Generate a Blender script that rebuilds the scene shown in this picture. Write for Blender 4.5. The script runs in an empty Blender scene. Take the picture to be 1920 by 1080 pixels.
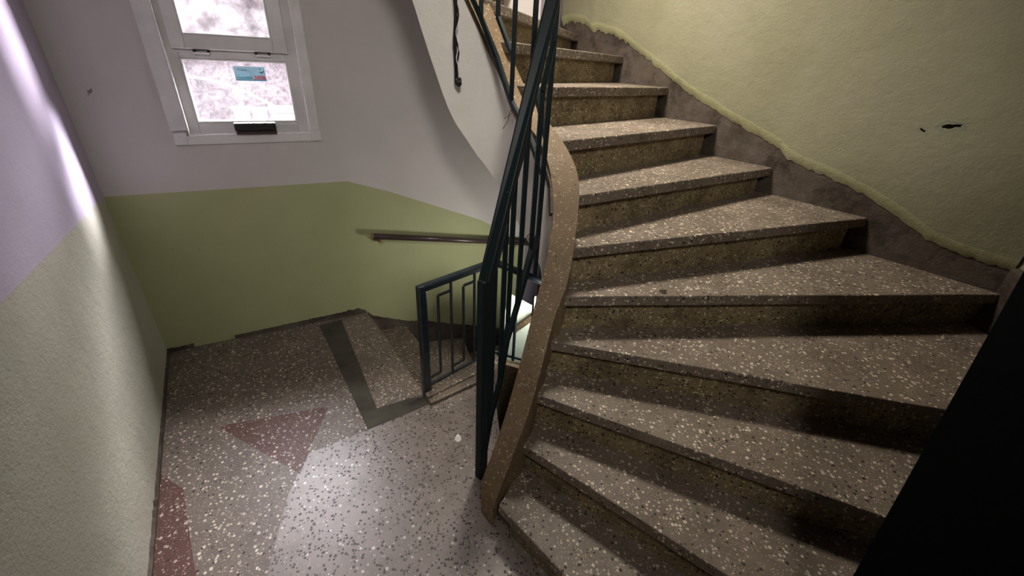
import bpy, bmesh, math, random
from mathutils import Vector, Matrix, noise
C = bpy.context.scene.collection
S = bpy.context.scene
V = Vector
random.seed(4)

# ------------------------------------------------------------------ camera, world, light, exposure
def look_basis():
    # measured: nadir direction of the plumb lines, focal length 798 px on a 1920 px wide frame
    d = V((879-960, 2023-540, 798)).normalized()          # image axes: right, down, forward
    f = V((0, 0, 1)); fw = (f-d*f.dot(d)).normalized()
    up = -d; rt = fw.cross(up)
    if rt.x < 0: rt = -rt
    # rows: world X, Y, Z written in camera image axes
    return rt, fw, up
_X, _Y, _Z = look_basis()
cam_d = bpy.data.cameras.new('camera'); cam = bpy.data.objects.new('camera', cam_d); C.objects.link(cam)
cam_d.sensor_width = 36; cam_d.lens = 798/1920*36; cam_d.clip_start = .02
# camera local axes (x right, y up, z back) in world coordinates
cx = V((_X.x, _Y.x, _Z.x)); cy = -V((_X.y, _Y.y, _Z.y)); cz = -V((_X.z, _Y.z, _Z.z))
cam.matrix_world = Matrix(((cx.x, cy.x, cz.x, 0), (cx.y, cy.y, cz.y, 0), (cx.z, cy.z, cz.z, 1.598), (0, 0, 0, 1)))
S.camera = cam
S.view_settings.view_transform = 'Standard'; S.view_settings.look = 'None'
S.view_settings.exposure = 0.35; S.view_settings.gamma = 1.0; S.view_settings.use_curve_mapping = False
S.cycles.max_bounces = 7; S.cycles.diffuse_bounces = 4; S.cycles.transparent_max_bounces = 12
S.cycles.use_denoising = True; S.cycles.sample_clamp_indirect = 4
w = bpy.data.worlds.new('sky'); S.world = w; w.use_nodes = True
w.node_tree.nodes['Background'].inputs[0].default_value = (.86, .9, 1, 1)
w.node_tree.nodes['Background'].inputs[1].default_value = .8

def area(name, loc, target, sx, sy, power, col):
    l = bpy.data.lights.new(name, 'AREA'); l.shape = 'RECTANGLE'; l.size = sx; l.size_y = sy; l.energy = power; l.color = col
    o = bpy.data.objects.new(name, l); C.objects.link(o); o.location = loc
    o.rotation_euler = (V(target)-V(loc)).to_track_quat('-Z', 'Y').to_euler()
    return o
# daylight falling through the landing window, stairwell light from the storey above, light from the storey below
area('daylight_outside_window', (-1.35, 3.75, 2.9), (-.9, 1.5, .5), 2.2, 1.0, 250, (.96, .93, 1)).data.spread = 1.3
area('daylight_from_the_right', (-.1, 4.1, 2.5), (-1.55, 1.6, 1.3), 1.0, 1.0, 290, (.94, .89, 1)).data.spread = 1.2
area('stairwell_light_above', (.1, 2.3, 3.3), (.4, 2.5, 1.2), .4, .4, 30, (1, .92, .8)).data.spread = 1.7
area('front_fill_behind', (.3, -.8, 2.8), (0, 2.6, 1.0), .4, .4, 8.5, (1, .95, .88)).data.spread = 1.6  # unseen fill added behind the camera, brightens risers and well face
area('stairwell_light_below', (.36, 2.2, .32), (-.5, 2.8, .35), .2, .2, 6, (1, .98, .9))

# ------------------------------------------------------------------ helpers
def empty(name, loc, label, cat, group=None):
    o = bpy.data.objects.new(name, None); C.objects.link(o); o.location = loc; o.empty_display_size = .05
    o['label'] = label; o['category'] = cat
    if group: o['group'] = group
    return o
def origin(p):
    v = V((0, 0, 0))
    while p is not None: v = v+p.location; p = p.parent
    return v
def obj(name, vs, fs, mat, parent=None, bevel=0, smooth=False, seg=1, mats=None, midx=None):
    """mesh object from world-space vertices, stored relative to its parent's origin"""
    og = origin(parent)
    vs = [V(v) for v in vs]
    ce = V((0, 0, 0)) if parent else V((sum(v.x for v in vs), sum(v.y for v in vs), 0))/max(1, len(vs))
    if not parent: ce.z = min(v.z for v in vs)
    me = bpy.data.meshes.new(name); me.from_pydata([tuple(v-og-ce) for v in vs], [], fs); me.update()
    o = bpy.data.objects.new(name, me); C.objects.link(o); o.location = ce
    for m in (mats or [mat]): me.materials.append(m)
    if midx:
        for p, i in zip(me.polygons, midx): p.material_index = i
    bm = bmesh.new(); bm.from_mesh(me); bmesh.ops.recalc_face_normals(bm, faces=bm.faces); bm.to_mesh(me); bm.free()
    if parent: o.parent = parent
    if smooth == 'sharp':
        for p in me.polygons: p.use_smooth = True
        me.set_sharp_from_angle(angle=.8)
    elif smooth:
        for p in me.polygons: p.use_smooth = True
    if bevel:
        b = o.modifiers.new('bevel', 'BEVEL'); b.width = bevel; b.segments = seg; b.limit_method = 'ANGLE'
    return o
def tag(o, label=None, cat=None, group=None, kind=None):
    if label: o['label'] = label
    if cat: o['category'] = cat
    if group: o['group'] = group
    if kind: o['kind'] = kind
    return o
def prism(poly, z0, z1):
    """vertical prism over a plan polygon; z1 may be a list of heights"""
    n = len(poly); zt = z1 if isinstance(z1, (list, tuple)) else [z1]*n; zb = z0 if isinstance(z0, (list, tuple)) else [z0]*n
    vs = [(p[0], p[1], z) for p, z in zip(poly, zb)]+[(p[0], p[1], z) for p, z in zip(poly, zt)]
    fs = [list(range(n))[::-1], list(range(n, 2*n))]+[[i, (i+1) % n, n+(i+1) % n, n+i] for i in range(n)]
    return vs, fs
def boxpts(o, ax, ay, az):
    """box from corner o with edge vectors"""
    o, ax, ay, az = V(o), V(ax), V(ay), V(az)
    vs = [o+ax*i+ay*j+az*k for k in (0, 1) for j in (0, 1) for i in (0, 1)]
    return vs, [(0, 2, 3, 1), (4, 5, 7, 6), (0, 1, 5, 4), (2, 6, 7, 3), (0, 4, 6, 2), (1, 3, 7, 5)]
def barpts(p, q, wd, th, side=None):
    p, q = V(p), V(q); d = (q-p).normalized()
    s = V(side) if side else (V((1, 0, 0)) if abs(d.z) > .9 else V((0, 0, 1)))
    a = (s-d*s.dot(d)).normalized(); b = d.cross(a)
    return boxpts(p-a*wd/2-b*th/2, a*wd, b*th, q-p)
def sweep(path, wd, th, ref=(0, 0, 1)):
    """rectangular section swept along a polyline with mitred joints"""
    path = [V(p) for p in path]; vs = []; n = len(path)
    for i, p in enumerate(path):
        t = ((path[min(i+1, n-1)]-p).normalized()+(p-path[max(i-1, 0)]).normalized()).normalized()
        r = V(ref); a = r-t*r.dot(t)
        if a.length < .15: a = V((.6, .8, 0))-t*V((.6, .8, 0)).dot(t)
        a.normalize(); b = t.cross(a)
        for u, v in ((-1, -1), (1, -1), (1, 1), (-1, 1)): vs.append(p+a*th/2*u+b*wd/2*v)
    fs = [(0, 1, 2, 3), tuple(4*(n-1)+k for k in (3, 2, 1, 0))]
    for i in range(n-1):
        for k in range(4): fs.append((4*i+k, 4*i+(k+1) % 4, 4*i+4+(k+1) % 4, 4*i+4+k))
    return vs, fs
def tube(path, r, k=8):
    path = [V(p) for p in path]; vs = []; n = len(path); a0 = None
    for i, p in enumerate(path):
        t = (path[min(i+1, n-1)]-path[max(i-1, 0)]).normalized()
        a = V((.31, .2, .93)) if a0 is None else a0
        a = (a-t*a.dot(t)).normalized(); a0 = a; b = t.cross(a)
        rr = r[i] if isinstance(r, (list, tuple)) else r
        for j in range(k):
            g = 2*math.pi*j/k; vs.append(p+(a*math.cos(g)+b*math.sin(g))*rr)
    fs = [tuple(range(k))[::-1], tuple(k*(n-1)+j for j in range(k))]
    for i in range(n-1):
        for j in range(k): fs.append((k*i+j, k*i+(j+1) % k, k*i+k+(j+1) % k, k*i+k+j))
    return vs, fs
def cr(pts, n=6):
    """Catmull-Rom resampling of tuples of any length"""
    out = []; P = [pts[0]]+list(pts)+[pts[-1]]
    for i in range(1, len(P)-2):
        for j in range(n):
            t = j/n; r = []
            for a, b, c, d in zip(P[i-1], P[i], P[i+1], P[i+2]):
                r.append(.5*(2*b+(c-a)*t+(2*a-5*b+4*c-d)*t*t+(3*b-a-3*c+d)*t**3))
            out.append(tuple(r))
    out.append(tuple(pts[-1])); return out
def lerp(tab, x):
    for (a, b), (c, d) in zip(tab, tab[1:]):
        if x <= c: return b+(d-b)*max(0, (x-a))/(c-a)
    return tab[-1][1]

# ------------------------------------------------------------------ materials
class N:
    def __init__(s, name, rough=.7, spec=.3):
        s.m = bpy.data.materials.new(name); s.m.use_nodes = True; s.t = s.m.node_tree; s.p = s.t.nodes['Principled BSDF']
        s.p.inputs['Roughness'].default_value = rough; s.p.inputs['Specular IOR Level'].default_value = spec
        s.co = s.t.nodes.new('ShaderNodeNewGeometry').outputs['Position']
    def n(s, typ, **k):
        x = s.t.nodes.new(typ)
        for a, b in k.items(): setattr(x, a, b)
        return x
    def L(s, a, b): s.t.links.new(a, b)
    def noise(s, scale, detail=4, rough=.6, stretch=None):
        x = s.n('ShaderNodeTexNoise'); x.inputs['Scale'].default_value = scale; x.inputs['Detail'].default_value = detail; x.inputs['Roughness'].default_value = rough
        if stretch:
            mp = s.n('ShaderNodeMapping'); mp.inputs['Scale'].default_value = stretch; s.L(s.co, mp.inputs[0]); s.L(mp.outputs[0], x.inputs[0])
        else: s.L(s.co, x.inputs[0])
        return x.outputs['Fac']
    def ramp(s, fac, stops):
        r = s.n('ShaderNodeValToRGB'); e = r.color_ramp.elements
        while len(e) < len(stops): e.new(.5)
        for q, (p, c) in zip(e, stops):
            q.position = p; q.color = (c, c, c, 1) if isinstance(c, (int, float)) else (*c, 1)
        s.L(fac, r.inputs[0]); return r.outputs[0]
    def mix(s, f, a, b, typ='MIX'):
        x = s.n('ShaderNodeMix', data_type='RGBA', blend_type=typ)
        for i, v in ((0, f), (6, a), (7, b)):
            if isinstance(v, (int, float)): x.inputs[i].default_value = v
            elif isinstance(v, tuple): x.inputs[i].default_value = (*v, 1)
            else: s.L(v, x.inputs[i])
        return x.outputs[2]
    def math(s, op, a, b=0.):
        x = s.n('ShaderNodeMath', operation=op)
        for i, v in ((0, a), (1, b)):
            if isinstance(v, (int, float)): x.inputs[i].default_value = v
            else: s.L(v, x.inputs[i])
        return x.outputs[0]
    def col(s, c):
        if isinstance(c, tuple): s.p.inputs['Base Color'].default_value = (*c, 1)
        else: s.L(c, s.p.inputs['Base Color'])
    def bump(s, h, st=.3, dist=.004):
        b = s.n('ShaderNodeBump'); b.inputs['Strength'].default_value = st; b.inputs['Distance'].default_value = dist
        s.L(h, b.inputs['Height']); s.L(b.outputs[0], s.p.inputs['Normal'])

def terrazzo(name, base, base2, white, dark, wfrac=.3, dfrac=.12, rough=.55, scale=95, stain=(.05, .045, .035), stf=.5, spec=.35, bumpy=.25):
    n = N(name, rough, spec)
    v = n.n('ShaderNodeTexVoronoi'); v.inputs['Scale'].default_value = scale; n.L(n.co, v.inputs['Vector'])
    sep = n.n('ShaderNodeSeparateColor'); n.L(v.outputs['Color'], sep.inputs[0])
    # chip where the distance from the cell point is below a random radius
    rad = n.math('MULTIPLY', sep.outputs[1], .46); rad = n.math('ADD', rad, .1)
    inside = n.math('LESS_THAN', v.outputs['Distance'], rad)
    isw = n.math('MULTIPLY', inside, n.math('LESS_THAN', sep.outputs[0], wfrac))
    isd = n.math('MULTIPLY', inside, n.math('GREATER_THAN', sep.outputs[0], 1-dfrac))
    v2 = n.n('ShaderNodeTexVoronoi'); v2.inputs['Scale'].default_value = scale*2.1; n.L(n.co, v2.inputs['Vector'])
    s2 = n.n('ShaderNodeSeparateColor'); n.L(v2.outputs['Color'], s2.inputs[0])
    sm = n.math('MULTIPLY', n.math('LESS_THAN', v2.outputs['Distance'], .35), n.math('LESS_THAN', s2.outputs[0], wfrac*.8))
    b = n.mix(n.ramp(n.noise(3.1, 5), [(.35, 0), (.65, 1)]), base, base2)
    b = n.mix(n.math('MULTIPLY', sm, .45), b, white)
    wcol = n.mix(sep.outputs[2], white, tuple(x*.55 for x in white))
    b = n.mix(isw, b, wcol); b = n.mix(isd, b, dark)
    st = n.ramp(n.noise(7.3, 8, .7), [(.45, 0), (.72, 1)])
    b = n.mix(n.math('MULTIPLY', st, stf), b, stain)
    n.col(b)
    rr = n.math('ADD', n.math('MULTIPLY', n.noise(60, 3), .25), rough-.12)
    rr = n.math('SUBTRACT', rr, n.math('MULTIPLY', isd, -.15)); n.L(rr, n.p.inputs['Roughness'])
    n.bump(n.math('ADD', n.noise(220, 3), n.math('MULTIPLY', inside, .3)), bumpy, .002)
    return n.m
def plaster(name, c1, c2, bump=.35, dirt=(.1, .09, .06), df=.5, rough=.6, spec=.25, blotch=None):
    n = N(name, rough, spec)
    b = n.mix(n.ramp(n.noise(2.2, 5), [(.35, 0), (.65, 1)]), c1, c2)
    if blotch: b = n.mix(n.ramp(n.noise(1.1, 3), [(.5, 0), (.7, 1)]), b, blotch)
    sp = n.ramp(n.noise(42, 6, .75), [(.66, 0), (.74, 1)])
    b = n.mix(n.math('MULTIPLY', sp, df), b, dirt)
    if name == 'brown_skirting':
        b = n.mix(n.ramp(n.noise(14, 8, .75), [(.42, 0), (.7, 1)]), b, (.11, .088, .074)); b = n.mix(n.ramp(n.noise(6, 6, .7), [(.5, 0), (.68, 1)]), b, (.03, .02, .016))
    n.col(b)
    h = n.math('ADD', n.math('MULTIPLY', n.noise(16, 5), 1.5), n.math('ADD', n.noise(90, 5, .7), n.math('MULTIPLY', n.noise(5, 3), 2)))
    n.bump(h, bump, .006); return n.m
def plain(name, c, rough=.5, spec=.5, metal=0, c2=None, nz=40, bump=0):
    n = N(name, rough, spec); n.p.inputs['Metallic'].default_value = metal
    n.col(n.mix(n.ramp(n.noise(nz, 5), [(.4, 0), (.7, 1)]), c, c2 or tuple(x*.75 for x in c)))
    if bump: n.bump(n.noise(nz*4, 4), bump, .002)
    return n.m

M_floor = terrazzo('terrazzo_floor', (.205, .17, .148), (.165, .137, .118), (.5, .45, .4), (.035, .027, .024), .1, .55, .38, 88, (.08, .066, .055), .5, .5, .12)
M_slab = terrazzo('terrazzo_slab', (.15, .12, .095), (.18, .145, .115), (.6, .52, .42), (.05, .04, .03), .45, .08, .5, 92, (.1, .08, .06), .4)
M_red = terrazzo('terrazzo_red', (.085, .04, .03), (.1, .05, .04), (.5, .4, .34), (.04, .02, .02), .4, .06, .4, 82, (.06, .035, .03), .4, .2)
M_strip = plain('grey_cement_strip', (.08, .074, .057), .8, .2, c2=(.05, .046, .036), nz=9, bump=.3)
M_tread = terrazzo('terrazzo_tread', (.112, .086, .064), (.155, .123, .094), (.62, .53, .42), (.025, .018, .014), .32, .13, .5, 90, (.055, .042, .028), .55, .4)
M_riser = terrazzo('terrazzo_riser', (.15, .112, .058), (.19, .145, .08), (.5, .42, .24), (.015, .01, .005), .45, .22, .7, 105, (.025, .016, .007), .8)
M_string = terrazzo('terrazzo_string', (.12, .08, .043), (.16, .11, .063), (.42, .34, .22), (.06, .04, .025), .24, .06, .65, 135, (.1, .07, .045), .5, .3)
M_skirt = plaster('brown_skirting', (.055, .042, .03), (.085, .066, .05), .5, (.22, .19, .16), .35, .8)
M_green = plaster('green_paint_back_wall', (.29, .3, .155), (.325, .335, .18), .18, (.12, .13, .05), .25)
M_greenl = plaster('lit_green_paint_left_wall', (.45, .44, .35), (.49, .475, .39), .6, (.2, .18, .13), .3)  # green paint paled, the window light on this wall put into its colour
M_greenr = plaster('olive_green_paint_right_wall', (.27, .257, .165), (.31, .295, .19), .4, (.2, .19, .1), .3, blotch=(.3, .28, .2))
M_lip = plaster('pale_green_plaster_lip', (.36, .35, .19), (.4, .385, .23), .5, (.3, .26, .14), .3)
M_white = plaster('grey_white_paint', (.44, .41, .39), (.48, .445, .43), .16, (.12, .11, .11), .3)
M_lilac = plaster('lilac_lit_white_paint', (.47, .41, .51), (.51, .45, .55), .3, (.4, .36, .42), .3)  # white paint tinted with the lilac light that falls on it
M_face = plaster('white_limewash', (.74, .7, .64), (.8, .77, .71), .3, (.4, .36, .3), .45)
M_mint = plaster('pale_mint_paint', (.7, .82, .7), (.82, .86, .74), .3, (.3, .36, .25), .4, .3)
M_iron = plain('dark_blue_green_enamel', (.005, .011, .013), .45, .16, c2=(.008, .013, .014), nz=25, bump=.1)
M_pvc = plain('white_upvc', (.62, .6, .59), .35, .5, c2=(.5, .48, .47), nz=6)
M_bead = plain('white_glazing_bead', (.85, .83, .84), .4, .4)
M_brownrail = plain('brown_plastic_handrail', (.055, .036, .032), .3, .5, c2=(.04, .026, .024))
M_brass = plain('tan_bracket', (.25, .16, .08), .5, .4)
M_black = plain('unlit_black', (.004, .004, .004), .9, .05)  # dark of the wall holes and of the unidentified near shape
M_rubber = plain('black_rubber', (.012, .011, .011), .7, .3, bump=.4)
M_paper = plain('white_paper', (.8, .78, .8), .8, .2)
M_leaf = plain('dead_leaf', (.03, .018, .01), .7, .3)
M_patch = plaster('bare_grey_green_plaster', (.2, .21, .16), (.25, .25, .19), .4)
M_ceil = plaster('ceiling_paint', (.5, .48, .45), (.55, .52, .48), .2)

def glass_mat(name, haze, tint, dirt=0):
    m = bpy.data.materials.new(name); m.use_nodes = True; t = m.node_tree; t.nodes.clear()
    out = t.nodes.new('ShaderNodeOutputMaterial'); tr = t.nodes.new('ShaderNodeBsdfTransparent'); gl = t.nodes.new('ShaderNodeBsdfGlossy'); tl = t.nodes.new('ShaderNodeBsdfTranslucent')
    tr.inputs[0].default_value = (.97, .97, .97, 1); gl.inputs['Roughness'].default_value = .05; tl.inputs[0].default_value = (*tint, 1)
    g = t.nodes.new('ShaderNodeNewGeometry'); nz = t.nodes.new('ShaderNodeTexNoise'); nz.inputs['Scale'].default_value = 14; nz.inputs['Detail'].default_value = 7
    t.links.new(g.outputs['Position'], nz.inputs[0])
    mr = t.nodes.new('ShaderNodeMapRange'); mr.inputs[1].default_value = .3; mr.inputs[2].default_value = .75; mr.inputs[3].default_value = haze*.5; mr.inputs[4].default_value = min(1, haze*1.4)
    t.links.new(nz.outputs['Fac'], mr.inputs[0])
    if dirt:
        cr_ = t.nodes.new('ShaderNodeValToRGB'); cr_.color_ramp.elements[0].color = (dirt, dirt*.96, dirt*.95, 1); cr_.color_ramp.elements[0].position = .35; cr_.color_ramp.elements[1].position = .7; t.links.new(nz.outputs['Fac'], cr_.inputs[0]); t.links.new(cr_.outputs[0], tr.inputs[0])
    m1 = t.nodes.new('ShaderNodeMixShader'); t.links.new(mr.outputs[0], m1.inputs[0]); t.links.new(tr.outputs[0], m1.inputs[1]); t.links.new(tl.outputs[0], m1.inputs[2])
    m2 = t.nodes.new('ShaderNodeMixShader'); m2.inputs[0].default_value = .05; t.links.new(m1.outputs[0], m2.inputs[1]); t.links.new(gl.outputs[0], m2.inputs[2])
    t.links.new(m2.outputs[0], out.inputs[0]); return m
M_glass = glass_mat('dusty_clear_glass', .008, (.9, .88, .9))
M_glass2 = glass_mat('dirty_frosted_glass', .022, (.95, .93, .93), .5)

# ------------------------------------------------------------------ plan of the stairwell
B0 = V((-1.981, 1.956)); B1 = V((-1.010, 2.504)); BD = (B1-B0).normalized(); BN = V((BD.y, -BD.x))      # window wall, inward normal
def BW(u, z, off=0.):
    p = B0+BD*u+BN*off; return V((p.x, p.y, z))
L1 = V((-1.179, .785)); LD = (L1-B0).normalized(); LN = V((-LD.y, LD.x))                                    # left wall
if LN.x < 0: LN = -LN
def LW(t, z, off=0.):
    p = B0+LD*t+LN*off; return V((p.x, p.y, z))
R0 = V((1.4648, 2.3462)); RD = V((-.64975, .76015)); RN = V((-RD.y, RD.x))                                    # right wall
if RN.x > 0: RN = -RN
def RW(t, z, off=0.):
    p = R0+RD*t+RN*off; return V((p.x, p.y, z))
ZB, ZT = -2.6, 3.4
KU = 2.37                                                                                                   # where the window wall turns behind the upper flight
RC = -.93                                                                                                   # right wall near corner
RE = 1.86                                                                                                   # right wall far end
WT = .18
def wall_cells(fn, us, zs, hole, th):
    """wall slab of given thickness made of cells, with an optional rectangular hole"""
    vs, fs = [], []
    def quad(a, b, c, d):
        i = len(vs); vs.extend([a, b, c, d]); fs.append((i, i+1, i+2, i+3))
    for i in range(len(us)-1):
        for j in range(len(zs)-1):
            u0, u1, z0, z1 = us[i], us[i+1], zs[j], zs[j+1]
            if hole and u0 >= hole[0]-1e-6 and u1 <= hole[1]+1e-6 and z0 >= hole[2]-1e-6 and z1 <= hole[3]+1e-6: continue
            quad(fn(u0, z0), fn(u1, z0), fn(u1, z1), fn(u0, z1)); quad(fn(u0, z0, -th), fn(u0, z1, -th), fn(u1, z1, -th), fn(u1, z0, -th))
    if hole:
        a, b, c, d = hole
        for p, q in (((a, c), (b, c)), ((b, c), (b, d)), ((b, d), (a, d)), ((a, d), (a, c))):
            quad(fn(*p), fn(*q), fn(*q, -th), fn(*p, -th))
    return vs, fs
def weld(o, d=.0005):
    bm = bmesh.new(); bm.from_mesh(o.data); bmesh.ops.remove_doubles(bm, verts=bm.verts, dist=d); bmesh.ops.recalc_face_normals(bm, faces=bm.faces); bm.to_mesh(o.data); bm.free(); return o

# window wall: upper grey-white paint, lower green paint parted by a line that drops along the down flight
paint = [(-.02, .922), (1.11, .912), (1.35, .83), (1.98, .568), (2.37, .345), (2.6, .2)]
HOLE = (.405, .96, 1.19, 2.14)
US = [0, .2, .405, .6, .8, .96, 1.11, 1.35, 1.6, 1.98, 2.37]
vs, fs, mi = [], [], []
def bwq(u0, u1, za0, za1, zb0, zb1, m, off=0.):
    i = len(vs); vs.extend([BW(u0, za0, off), BW(u1, za1, off), BW(u1, zb1, off), BW(u0, zb0, off)]); fs.append((i, i+1, i+2, i+3)); mi.append(m)
for u0, u1 in zip(US, US[1:]):
    p0, p1 = lerp(paint, u0), lerp(paint, u1)
    bwq(u0, u1, ZB, ZB, p0, p1, 1)
    if u0 >= HOLE[0]-1e-6 and u1 <= HOLE[1]+1e-6:
        bwq(u0, u1, p0, p1, HOLE[2], HOLE[2], 0); bwq(u0, u1, HOLE[3], HOLE[3], ZT, ZT, 0)
    else: bwq(u0, u1, p0, p1, ZT, ZT, 0)
    if not (u0 >= HOLE[0]-1e-6 and u1 <= HOLE[1]+1e-6): bwq(u0, u1, ZB, ZB, ZT, ZT, 0, -WT)
    else: bwq(u0, u1, ZB, ZB, HOLE[2], HOLE[2], 0, -WT); bwq(u0, u1, HOLE[3], HOLE[3], ZT, ZT, 0, -WT)
a, b, c_, d = HOLE
for p, q in (((a, c_), (b, c_)), ((b, c_), (b, d)), ((b, d), (a, d)), ((a, d), (a, c_))):
    i = len(vs); vs.extend([BW(*p), BW(*q), BW(*q, -WT), BW(*p, -WT)]); fs.append((i, i+1, i+2, i+3)); mi.append(0)
wall_back = tag(obj('wall_back', vs, fs, None, mats=[M_white, M_green], midx=mi), kind='structure')
def blot(u, z, a, b, sd, mat, nm='stain'):
    vs = [BW(u+a*math.cos(g)*(1+.5*noise.noise(V((math.cos(g)*2, math.sin(g)*2, sd)))), z+b*math.sin(g)*(1+.5*noise.noise(V((math.cos(g)*2, math.sin(g)*2, sd+5)))), .0006) for g in [2*math.pi*i/14 for i in range(14)]]
    obj(nm, vs, [tuple(range(14))], mat, wall_back)
M_stain = plain('grey_smudge', (.2, .18, .17), .8, .2)
for u, z, a, b in ((.097, 1.383, .009, .007), (.09, 1.372, .004, .003), (.105, 1.39, .004, .006), (.3, .6, .003, .003), (.32, .63, .002, .003), (.19, .62, .004, .003)): blot(u, z, a, b, u*50, M_stain)
# return of the window wall behind the upper flight
K = BW(KU, 0); E_ = RW(RE, 0)
vs, fs = prism([(K.x, K.y), (E_.x, E_.y), (E_.x-.1, E_.y+.2), (K.x-.16, K.y+.09)], ZB, ZT)
tag(obj('wall_back_return', vs, fs, M_lilac), kind='structure')
# left wall
def lz(t): return .924+.074*t
vs, fs, mi = [], [], []
for t0, t1 in zip((-.0, .6, 1.3, 2.0, 2.9), (.6, 1.3, 2.0, 2.9, 4.0)):
    for lo0, lo1, hi0, hi1, m in ((ZB, ZB, lz(t0), lz(t1), 1), (lz(t0), lz(t1), ZT, ZT, 0)):
        i = len(vs); vs += [LW(t0, lo0), LW(t1, lo1), LW(t1, hi1), LW(t0, hi0)]; fs.append((i, i+1, i+2, i+3)); mi.append(m)
i = len(vs); vs += [LW(0, ZB, -WT), LW(4, ZB, -WT), LW(4, ZT, -WT), LW(0, ZT, -WT)]; fs.append((i, i+1, i+2, i+3)); mi.append(0)
tag(obj('wall_left', vs, fs, None, mats=[M_lilac, M_greenl], midx=mi), kind='structure')
# right wall: skirting plane, with a plaster coat standing proud of it above the broken skirting edge
SK = [(2.0, 1.925), (1.857, 1.901), (1.845, 1.84), (1.80, 1.846), (1.749, 1.857), (1.66, 1.85), (1.591, 1.836), (1.56, 1.81), (1.546, 1.798), (1.47, 1.795), (1.408, 1.787), (1.33, 1.768), (1.25, 1.741), (1.121, 1.679), (.931, 1.586), (.736, 1.483), (.60, 1.425), (.529, 1.405),
      (.395, 1.343), (.215, 1.283), (.102, 1.243), (.048, 1.203), (-.028, 1.177), (-.216, 1.135), (-.343, 1.099), (-.518, 1.024), (-.639, .964), (-.761, .935), (-.865, .927), (-.93, .925)]
SK = SK[::-1]
def jag(x, a=.012): return a*(noise.noise(V((x*37, 3.1, 0)))+.6*noise.noise(V((x*95, 8.1, 0))))
ts = [RC+i*(RE-RC)/150 for i in range(151)]
vs, fs, mi = [], [], []
for i, t in enumerate(ts):
    z = lerp(SK, t)+jag(t)*(1.6 if t > 1.2 else 1)
    vs += [RW(t, z, .002), RW(t, lerp(SK, t)+.02+.3*jag(t), .012), RW(t, lerp(SK, t)+.052+.006*noise.noise(V((t*5, 0, 5))), .02), RW(t, max(z+.3, 2.4), .018), RW(t, ZT, .018)]
    if i:
        a = 5*(i-1); b = 5*i
        for k in range(4): fs.append((a+k, b+k, b+k+1, a+k+1)); mi.append((1, 1, 0, 0)[k])
wall_right = tag(obj('wall_right', vs, fs, None, mats=[M_greenr, M_lip], midx=mi, smooth=True), kind='structure')
vs, fs = boxpts(RW(RC, ZB, 0), RD.to_3d()*(RE-RC), -RN.to_3d()*WT, (0, 0, ZT-ZB))
tag(obj('wall_right_core', vs, fs, M_skirt), kind='structure')
# broken places in the right wall plaster
for (t, z, a, b, ang, nm) in ((-.529, 1.44, .032, .0085, .22, 'hole'), (-.447, 1.412, .013, .004, -.5, 'hole')):
    n_ = 18; ring = []
    for s_, off in ((2.2, .0185), (1.75, .0145), (1.0, .0195)):
        pass
    vs, fs = [], []
    cfg = [(1.9, .0183), (1.5, .0200), (1.0, .0192)]
    for r_i, (s_, off) in enumerate(cfg):
        for j in range(n_):
            g = 2*math.pi*j/n_; rr = s_*(1+.6*noise.noise(V((math.cos(g)*2.5+t*9, math.sin(g)*2.5, s_))))
            x = a*rr*math.cos(g); y = b*(rr*(1.7 if s_ > 1 else 1))*math.sin(g)
            vs.append(RW(t-(x*math.cos(ang)-y*math.sin(ang)), z+x*math.sin(ang)+y*math.cos(ang), off))
    for r_i in range(2):
        for j in range(n_): fs.append((r_i*n_+j, r_i*n_+(j+1) % n_, (r_i+1)*n_+(j+1) % n_, (r_i+1)*n_+j))
    og = wall_right.location
    o = obj('chipped_plaster', vs, fs, M_patch, wall_right); o['label'] = 'chipped plaster rim around a small dark hole'
    vs2 = vs[2*n_:3*n_]; o = obj('hole', [v+RN.to_3d()*.0006 for v in vs2], [tuple(range(n_))], M_black, wall_right)  # flat black patch painted for the shade inside the hole
# side and near walls closing the well behind the camera
CN = RW(RC, 0)
def closing(name, p, q, mat, out):
    p, q = V(p), V(q); o_ = V(out)
    vs, fs = prism([p, q, q+o_*WT, p+o_*WT], ZB, ZT); tag(obj(name, vs, fs, mat), kind='structure')
closing('wall_side', (CN.x, CN.y), (1.93, -1.4), M_greenr, (1, 0)); closing('wall_near', (1.93, -1.4), (.25, -1.4), M_white, (0, -1))
pts = [B0-BN*WT-LN*WT, K.xy-BN*WT, E_.xy+V((.1, .3)), V((2.4, 1.7)), V((2.2, -1.6)), V((.2, -1.6)), LW(4.0, 0).xy-LN*WT]
vs, fs = prism(pts, ZT, ZT+.1); tag(obj('ceiling', vs, fs, M_ceil), kind='structure')
vs, fs = prism(pts, ZB-.1, ZB); tag(obj('floor_lower', vs, fs, M_floor), kind='structure')

def SW(t, z, off=0.):
    a = V((CN.x, CN.y)); d = (V((1.93, -1.4))-a).normalized(); n_ = V((d.y, -d.x)); n_ = n_ if n_.x < 0 else -n_
    p = a+d*t+n_*off; return V((p.x, p.y, z))
vs, fs = [], []
for i in range(61):
    t = i*2.6/60; z = .93-.30*t+.7*jag(t+2)
    vs += [SW(t, -.1, 0), SW(t, -.1, .014), SW(t, z, .014), SW(t, z+.02, 0)]
    if i:
        a, b = 4*(i-1), 4*i
        for k in range(3): fs.append((a+k, b+k, b+k+1, a+k+1))
tag(obj('skirting_side', vs, fs, M_skirt), kind='structure')
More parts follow.
